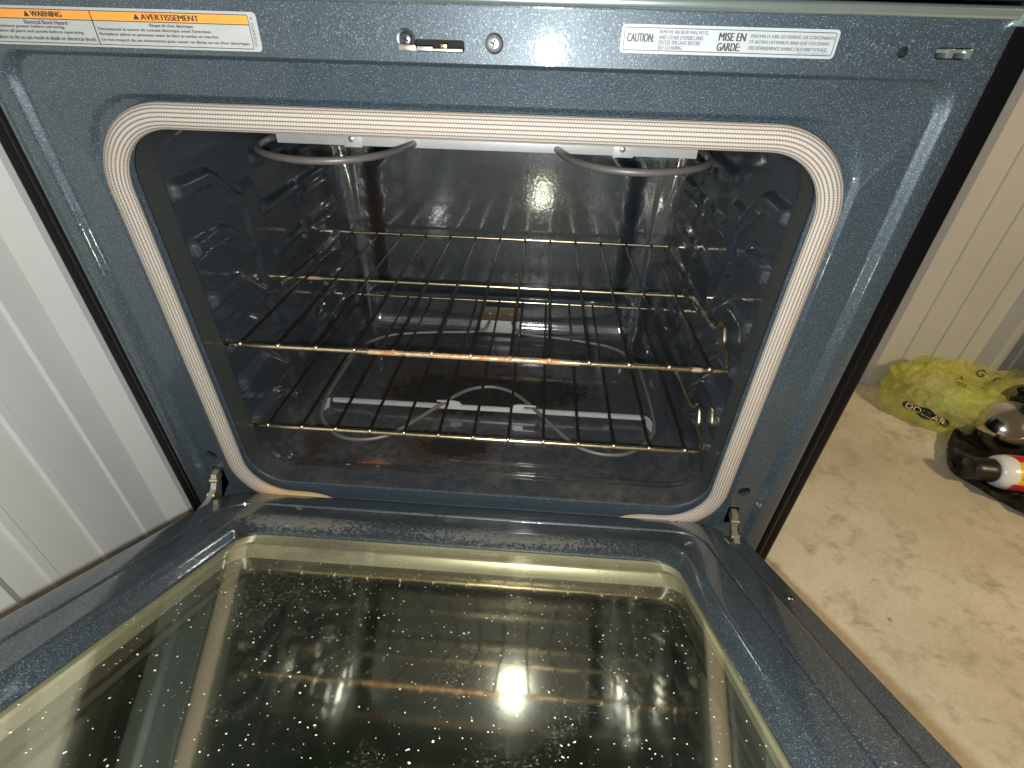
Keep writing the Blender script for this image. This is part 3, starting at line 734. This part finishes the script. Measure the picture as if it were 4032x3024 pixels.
# ------------------------------------------------------------------ RACKS
SP = .0456
def rack(z, label):
    r = tag(empty('oven_rack', (-.0056, .05, z)), label, 'oven rack', 'wire racks in the oven')
    def loc(P): return [Vector(p)-Vector((0,.05,0)) for p in P]
    side = [(.286,.0504,0),(.2945,.0535,0),(.2985,.062,.001),(.2995,.080,.007),(.2998,.0935,.009),(.3002,.102,.018),(.3002,.1097,.025),(.3002,.118,.024),(.3002,.126,.014),(.3002,.134,.009),(.3000,.150,.006),(.2985,.220,.002),(.2955,.246,-.004),(.289,.2555,-.0065)]
    P = [(-x,y,zz) for (x,y,zz) in side[::-1]]
    P = catmull(P,5)[:-1]+[Vector((-.286,.0504,0)),Vector((.286,.0504,0))]+catmull(side,5)[1:]
    fm = MB().add(*tube(loc(P), .0031, 10))
    for i in range(13): fm.add(*lathe([(0,.0030),(.0016,.0026),(.0028,.0010),(.0030,-.0008),(0,-.0012)], 10, ((i-6)*SP, -.0004, .0022)))
    fm.build('outer_frame', M_WIRE, r, 80)
    MB().add(*tube(loc([(-.289,.2555,-.0065),(.289,.2555,-.0065)]), .0029, 10)).build('cross_bar', M_WIRE, r, 80)
    MB().add(*tube(loc([(-.3025,.461,-.008),(.3025,.461,-.008)]), .0026, 10)).build('rear_bar', M_WIRE, r, 80)
    for s in (-1,1): MB().add(*tube(loc([(s*.2975,.235,-.001),(s*.2975,.34,-.006),(s*.2965,.44,-.011),(s*.294,.458,-.009)]), .0018, 6)).build('side_rod', M_ROD, r, 80)
    w0 = None
    for i in range(13):
        if w0 is None:
            P = catmull([(0,.0500,.0026),(0,.15,.0005),(0,.256,-.0026),(0,.36,-.0075),(0,.444,-.0118),(0,.454,-.0100),(0,.4600,-.0068)],5)
            w0 = MB().add(*tube(loc(P), .0020, 7)).build('wire', M_ROD, r, 80); w = w0
        else: w = w0.copy(); COL.objects.link(w); w.parent = r
        w.location = ((i-6)*SP, 0, 0)
    return r
r1 = rack(.2362, 'upper wire oven rack, with rust coloured stretches along its front bar')
def copy_tree(o, parent=None):
    c = o.copy(); COL.objects.link(c); c.parent = parent
    for ch in list(o.children): copy_tree(ch, c)
    return c
r2 = copy_tree(r1); r2.location = (-.0056,.05,.1099); r2['label'] = 'lower wire oven rack just above the bake element'

# ------------------------------------------------------------------ THINGS ON THE FLOOR AT THE RIGHT
# black tray
out = [(1.085,.425),(1.063,.490),(1.150,.612),(1.25,.640),(1.45,.610),(1.49,.32),(1.30,.235),(1.150,.340)]
def tray():
    ring = catmull([(x,y,0) for (x,y) in out], 10, closed=True); c = Vector((1.27,.44,0))
    def off(k, z, wob): 
        L = []
        for i,p in enumerate(ring):
            q = c+(p-c)*k; w = wob*(noise.noise(Vector((p.x*26,p.y*26,z*60)))+.6*noise.noise(Vector((p.x*70,p.y*70,z*90)))); L.append(Vector((q.x+w,q.y+w,z+abs(w)*.8)))
        return L
    loops = [off(.93,FZ+.001,0),off(.965,FZ+.002,.001),off(.985,FZ+.009,.012),off(.99,FZ+.018,.020),off(.985,FZ+.021,.020),off(.965,FZ+.019,.016),off(.94,FZ+.010,.016),off(.91,FZ+.005,.014)]
    for k in (.86,.8,.7,.6,.5,.4,.3,.2,.04): loops.append(off(k,FZ+.004,.014*min(1,k*2)))
    V,F = loft(loops); F.append(list(range(len(ring)))); F.append([len(V)-len(ring)+i for i in range(len(ring))][::-1])
    n = NT('black_plastic'); n.set(col=(.008,.008,.008), rough=.20); n.bump(n.noise(38,6,.65,dist=.8), 1.0, .012)
    o = mesh('plastic_sheet', V, F, n.m, None, 60); tag(o, 'crumpled black plastic sheet on the concrete floor under a bottle and a steel bowl', 'plastic sheet')
tray()
# bottle lying in the tray
bt = tag(empty('bottle', (1.061,.440,FZ+.0465)), 'white squeeze bottle with black cap and yellow band lying on the black plastic sheet', 'bottle')
ax = Vector((1,-.095,.0)).normalized(); q = Vector((0,0,1)).rotation_difference(ax).to_matrix().to_4x4()
def on_axis(prof, name, mat, seg=40, angle=50):
    V,F = lathe(prof, seg, (0,0,0), q); return MB().add(V,F).build(name, mat, bt, angle)
M_BW = plain('white_plastic', (.80,.82,.84), .22); M_BC = plain('black_cap_plastic', (.018,.015,.013), .35); M_BY = plain('yellow_ink', (.86,.56,.03), .3); M_BR = plain('red_ink', (.62,.03,.05), .3)
on_axis([(0,-.001),(.0235,0),(.0255,.002),(.0262,.018),(.0268,.038),(.0272,.0480),(.0265,.0495),(.022,.050)], 'cap', M_BC)
body = on_axis([(0,.049),(.028,.049),(.0315,.051),(.0352,.057),(.0380,.066),(.0395,.076),(.0400,.088),(.0400,.21),(.037,.218),(0,.219)], 'bottle_body', M_BW)
V,F = lathe([(.0396,.0785),(.0403,.0800),(.0403,.0965),(.0401,.0970)], 40, (0,0,0), q); y_ = MB().add(V,F).build('yellow_band', M_BY, body)
def wrap(mb, s, a0, a1, h0, h1, r):
    V,F = font_mesh(s); axx=[v.x for v in V]; ay=[v.y for v in V]; p0,p1,q0,q1=min(axx),max(axx),min(ay),max(ay)
    out_ = []
    for v in V:
        a = math.radians(a0+(a1-a0)*(v.x-p0)/(p1-p0)); h = h0+(h1-h0)*(v.y-q0)/(q1-q0)
        out_.append(q @ Vector((r*math.cos(a), r*math.sin(a), h)))
    mb.add(out_,F)
def patch(a0,a1,h0,h1,r,m=14,skew=0.0):
    V=[];F=[]
    for i in range(m+1):
        a=math.radians(a0+(a1-a0)*i/m)
        for h in (h0+skew*i/m,h1): V.append(q @ Vector((r*math.cos(a),r*math.sin(a),h)))
    for i in range(m): F.append([2*i,2*i+1,2*i+3,2*i+2])
    return V,F
# angle whose direction points at the camera
inv = q.inverted().to_3x3(); vdir = inv @ (CAM-Vector((1.12,.43,-.245))); A0 = math.degrees(math.atan2(vdir.y, vdir.x))
MB().add(*patch(A0-85,A0-38,.070,.21,.0404,14,.010)).add(*patch(A0+38,A0+85,.070,.21,.0404,14)).build('red_side_band', M_BR, body)
lb = MB(); m_ = 12
lb.add(*patch(A0-6,A0+34,.106,.110,.0404,10,-.004)).add(*patch(A0-6,A0-2,.104,.19,.0404,4)).build('red_border', M_BR, body)
mb = MB(); wrap(mb,'E',A0+20,A0+6,.083,.086,.0406); wrap(mb,'NET',A0+24,A0+4,.0895,.0925,.0406); wrap(mb,'8 OZ',A0-12,A0-26,.086,.090,.0406); mb.build('lettering', M_INK, body)
# steel bowl
def bowl():
    n = NT('polished_steel'); n.set(col=(.62,.59,.53), metal=1.0, rough=.13); n.bump(n.noise(14,3), .08, .004)
    prof = [(0,.066),(.018,.0645),(.036,.059),(.050,.049),(.060,.034),(.0645,.018),(.0650,.006),(.0650,0),(.0635,0),(.0632,.006),(.0628,.018),(.058,.033),(.049,.047),(.035,.057),(.018,.0625),(0,.064)]
    axb = Vector((-.55,-.50,.66)).normalized(); mt = Vector((0,0,1)).rotation_difference(axb).to_matrix().to_4x4()
    V,F = lathe(prof, 48, (0,0,0), mt); lowz = min(v.z for v in V)
    o = mesh('bowl', V, F, n.m, None, 60); o.location = (1.238,.585,FZ+.006-lowz); tag(o, 'shiny round steel bowl tipped over on the black plastic sheet beside the yellow bag', 'bowl')
bowl()
# black bundle behind the bowl
def blob(name, c, s, amp, fr, mat, seed, sub=4, flat=True):
    bm = bmesh.new(); bmesh.ops.create_icosphere(bm, subdivisions=sub, radius=1)
    for v in bm.verts:
        p = v.co.copy(); d = 0; a = amp; f = fr
        for o_ in range(4): d += a*(abs(noise.noise(p*f+Vector((seed,o_*7,0))))*2-.5); a *= .55; f *= 1.9
        k = p*(1+d); v.co = Vector((k.x*s[0], k.y*s[1], max(k.z, -.75 if flat else -9)*s[2]))
    lowz = min(v.co.z for v in bm.verts)
    V = [v.co+Vector((0,0,-lowz)) for v in bm.verts]; bm.verts.index_update(); F = [[v.index for v in f.verts] for f in bm.faces]; bm.free()
    o = mesh(name, V, F, mat, None, 180); o.location = c; return o
n = NT('black_bag_film'); n.set(col=(.006,.006,.007), rough=.3)
tag(blob('black_bag', (1.47,.715,FZ+.002), (.10,.045,.055), .28, 1.6, n.m, 3), 'crumpled black plastic bag behind the steel bowl at the right edge', 'bag')
# added unseen blocker, cabinet shaped: it keeps the room lamp off the end of the back wall
n = NT('dark_blocker'); n.set(col=n.mix(n.noise(8,4),(.035,.034,.045,1),(.055,.052,.066,1)), rough=.6)
cb = tag(empty('lamp_blocker', (1.80,.57,FZ)), 'unseen dark grey lamp blocker added right of the black plastic sheet', 'lamp_blocker')
def cpart(name, b, bev=.003):
    V,F = bbox_bm(*b, bev); return MB().add([v-Vector((1.80,.57,FZ)) for v in V],F).build(name, n.m, cb)
cpart('blocker_box', (1.50,2.10,.47,.80,FZ+.05,1.1)); cpart('blocker_base', (1.52,2.08,.49,.78,FZ,FZ+.05))
cpart('door', (1.503,1.798,.452,.469,FZ+.06,1.09)); cpart('door', (1.802,2.097,.452,.469,FZ+.06,1.09))  # flat fronts of the added blocker

# yellow translucent carrier bag
def bagmat():
    n = NT('yellow_bag_film')
    cr = n.noise(22, 6, .65, dist=.6); c = n.mix(n.ramp(cr,.35,.68), (.93,.92,.22,1), (.99,.99,.62,1))
    df = n.n.new('ShaderNodeBsdfDiffuse'); n.L(c, df.inputs[0]); tl = n.n.new('ShaderNodeBsdfTranslucent'); n.L(c, tl.inputs[0])
    gl = n.n.new('ShaderNodeBsdfGlossy'); gl.inputs['Roughness'].default_value = .25
    tr = n.n.new('ShaderNodeBsdfTransparent'); tr.inputs[0].default_value = (.98,.97,.60,1)
    bp = n.n.new('ShaderNodeBump'); bp.inputs['Strength'].default_value = 1.0; bp.inputs['Distance'].default_value = .022
    n.L(n.noise(24, 6, .60, dist=1.2), bp.inputs['Height'])
    for s in (df,tl,gl): n.L(bp.outputs[0], s.inputs['Normal'])
    def mx(f,a,b):
        m = n.n.new('ShaderNodeMixShader'); m.inputs[0].default_value = f; n.L(a.outputs[0], m.inputs[1]); n.L(b.outputs[0], m.inputs[2]); return m
    m = mx(.50, df, tl); m = mx(.09, m, gl); m = mx(.44, m, tr)
    n.L(m.outputs[0], n.out.inputs['Surface']); return n.m
M_BAG = bagmat()
bag = tag(empty('carrier_bag', (1.17,.715,FZ)), 'crumpled yellow see through carrier bag with black printing, lying against the back wall', 'carrier bag')
def bag_parts():
    bm = bmesh.new(); bmesh.ops.create_icosphere(bm, subdivisions=6, radius=1)
    sx, sy, sz = .125,.102,.085
    for v in bm.verts:
        p = v.co.copy(); d = 0; a = .26; f = 1.15
        for o_ in range(4): d += a*(1-2*abs(noise.noise(Vector((p.x*f*.6,p.y*f,p.z*f*1.4))+Vector((11,o_*5,2)))))*.6; a *= .45; f *= 2.1
        k = p*(.93+d); k += p*.05*(1-2*abs(noise.noise(Vector((p.x*3+p.z*4,p.y*3-p.x*2,p.z*9+5)))))
        x, y, z = k.x*sx, k.y*sy, max(k.z,-.55)*sz
        # a dent on top where the mouth of the bag is folded open
        m = math.exp(-((x-.055)/.06)**2-((y+.00)/.045)**2); 
        if z > 0: z *= 1-.55*m
        z *= 1-.35*sstep(.05,.12,x)
        v.co = Vector((x,y,z))
    lz = min(v.co.z for v in bm.verts)
    for v in bm.verts: v.co.z += .003-lz
    bm.verts.index_update(); V = [v.co.copy() for v in bm.verts]; F = [[v.index for v in f.verts] for f in bm.faces]; bm.free()
    body = mesh('bag_body', V, F, M_BAG, bag, 180)
    tree = BVHTree.FromPolygons(V, F)
    # lettering projected onto the film along the view
    base = Vector(bag.location); org = CAM-base
    def proj(pts2, F2, c, eu, ev, lift=.0018):
        out_ = []
        for (a,b) in pts2:
            t = c+eu*a+ev*b; d = (t-org).normalized(); h = tree.ray_cast(org, d)
            p = h[0] if h[0] is not None else t
            out_.append(p-d*lift)
        return out_, F2
    eu = Vector((.72,-.62,-.10)).normalized(); ev = Vector((.12,.10,1)).normalized()
    c = Vector((-.072,-.062,.032))
    # black cartouche: dense grid so that it hugs the film
    nu, nv = 60, 14; P=[];FF=[]
    for j in range(nv+1):
        for i in range(nu+1):
            u = -1+2*i/nu; w = (.72+.28*math.cos(u*math.pi*2))*(1-abs(u)**8)
            P.append((u*.056, (j/nv-.5)*.030*w))
    for j in range(nv):
        for i in range(nu): a=j*(nu+1)+i; FF.append([a,a+1,a+nu+2,a+nu+1])
    V2,F2 = proj(P,FF,c,eu,ev); MB().add(V2,F2).build('cartouche', M_INK, body)
    V3,F3 = font_mesh('YAWS'); 
    for (s,cc,w,h) in (('JA',Vector((.045,.045,.075)),.020,.014),('SMS',Vector((.055,.043,.060)),.026,.010),('G',Vector((.10,.055,.085)),.02,.02)):
        V3,F3 = font_mesh(s); axx=[v.x for v in V3]; ay=[v.y for v in V3]
        P3 = [((v.x-min(axx))/(max(axx)-min(axx))*w, (v.y-min(ay))/(max(ay)-min(ay))*h) for v in V3]
        V4,F4 = proj(P3,F3,cc,Vector((.93,-.3,-.2)).normalized(),Vector((.15,.2,.9)).normalized()); MB().add(V4,F4).build('black_print', M_INK, body)
    mt = MB(); V3,F3 = font_mesh('DOLLAR'); axx=[v.x for v in V3]; ay=[v.y for v in V3]
    P3 = [(-.046+(v.x-min(axx))/(max(axx)-min(axx))*.092, -.0075+(v.y-min(ay))/(max(ay)-min(ay))*.015) for v in V3]
    V4,F4 = proj(P3,F3,c,eu,ev,.0034); mt.add(V4,F4); mt.build('cartouche_lettering', plain('pale_yellow_ink',(.72,.66,.30),.5), body)
    # rolled over top edge of the bag
    bm = bmesh.new(); bmesh.ops.create_icosphere(bm, subdivisions=5, radius=1)
    for v in bm.verts:
        p = v.co.copy(); d = 0; a = .22; f = 1.4
        for o_ in range(4): d += a*(1-2*abs(noise.noise(Vector((p.x*f*.5,p.y*f,p.z*f))+Vector((31,o_*3,8)))))*.6; a *= .5; f *= 2.0
        k = p*(.92+d); v.co = Vector((-.040+k.x*.088+.0, .040+k.y*.034, .086+k.z*.028-.16*k.x*.088))
    bm.verts.index_update(); V = [v.co.copy() for v in bm.verts]; F = [[v.index for v in f.verts] for f in bm.faces]; bm.free()
    mesh('bag_fold', V, F, M_BAG, bag, 180)
    # handle straps
    def strap(P, w0, w1, name):
        C_ = catmull(P, 10); V=[];F=[]; n_=len(C_)
        for i,p in enumerate(C_):
            t=(C_[min(i+1,n_-1)]-C_[max(i-1,0)]).normalized(); s=t.cross(Vector((0,0.3,1))).normalized(); w=w0+(w1-w0)*i/n_
            for j in range(7):
                a=(j/6-.5)*2; V.append(p+s*a*w+Vector((0,0,.010*(1-a*a)+.004*noise.noise(p*40+Vector((j*2,0,0))))))
        for i in range(n_-1):
            for j in range(6): k=i*7+j; F.append([k,k+1,k+8,k+7])
        return mesh(name, V, F, M_BAG, bag, 180)
    strap([(.060,-.045,.030),(.075,-.030,.075),(.11,-.01,.098),(.16,.0,.108),(.22,-.01,.106),(.27,-.02,.07),(.30,-.02,.01)], .022,.020, 'bag_handle')
    strap([(.10,-.02,.06),(.13,-.03,.03),(.16,-.045,.012),(.185,-.05,.005)], .022,.018, 'bag_handle')
    # loose flap at the back, towards the shaded end of the back wall
    V=[];F=[]; a_,b_=24,12
    for i in range(a_+1):
        for j in range(b_+1):
            u,v=i/a_,j/b_; V.append(Vector((.02+.24*u, .060+.012*math.sin(u*9)+.010*noise.noise(Vector((u*5,v*5,0))), .004+v*(.125-.035*u)+.006*noise.noise(Vector((u*7,v*3,4))))))
    for i in range(a_):
        for j in range(b_): k=i*(b_+1)+j; F.append([k,k+1,k+b_+2,k+b_+1])
    fl_ = mesh('bag_flap', V, F, M_BAG, bag, 180)
    mb = MB()
    for (s,x,z,w,h,rot) in (('G',.145,.070,.022,.020,.4),('C',.120,.055,.014,.013,.4),('P',.105,.062,.012,.012,.4),('E',.18,.058,.02,.012,.3),('A',.140,.046,.012,.012,.4)):
        V3,F3 = font_mesh(s); axx=[v.x for v in V3]; ay=[v.y for v in V3]; o_=[]
        for vv in V3:
            p=(vv.x-min(axx))/(max(axx)-min(axx))*w; r_=(vv.y-min(ay))/(max(ay)-min(ay))*h
            o_.append(Vector((x+p*math.cos(rot)+r_*math.sin(rot), .047-.0, z-p*math.sin(rot)+r_*math.cos(rot))))
        mb.add(o_,F3)
    mb.build('flap_print', M_INK, fl_)
bag_parts()
# green package inside the bag mouth
n = NT('green_wrapper'); n.set(col=n.mix(n.noise(30,4),(.50,.72,.28,1),(.66,.82,.46,1)), rough=.3); n.bump(n.noise(40,4),.4,.004)
pk = blob('package', (1.215,.690,FZ+.012), (.075,.040,.040), .10, 1.3, n.m, 21); pk.rotation_euler = (0,.12,-.35)
tag(pk, 'pale green wrapped package showing through the mouth of the yellow bag', 'package')

# the strip above the pressed recess leans back by about two degrees
def lean(o):
    if o.type == 'MESH':
        for v in o.data.vertices:
            if v.co.z > .530: v.co.y += (v.co.z-.530)*.032
    for c in o.children: lean(c)
for o in list(oven.children):
    if o.name.split('.')[0] in ('front_frame','warning_label','caution_label','screw','latch','strike_clip'): lean(o)
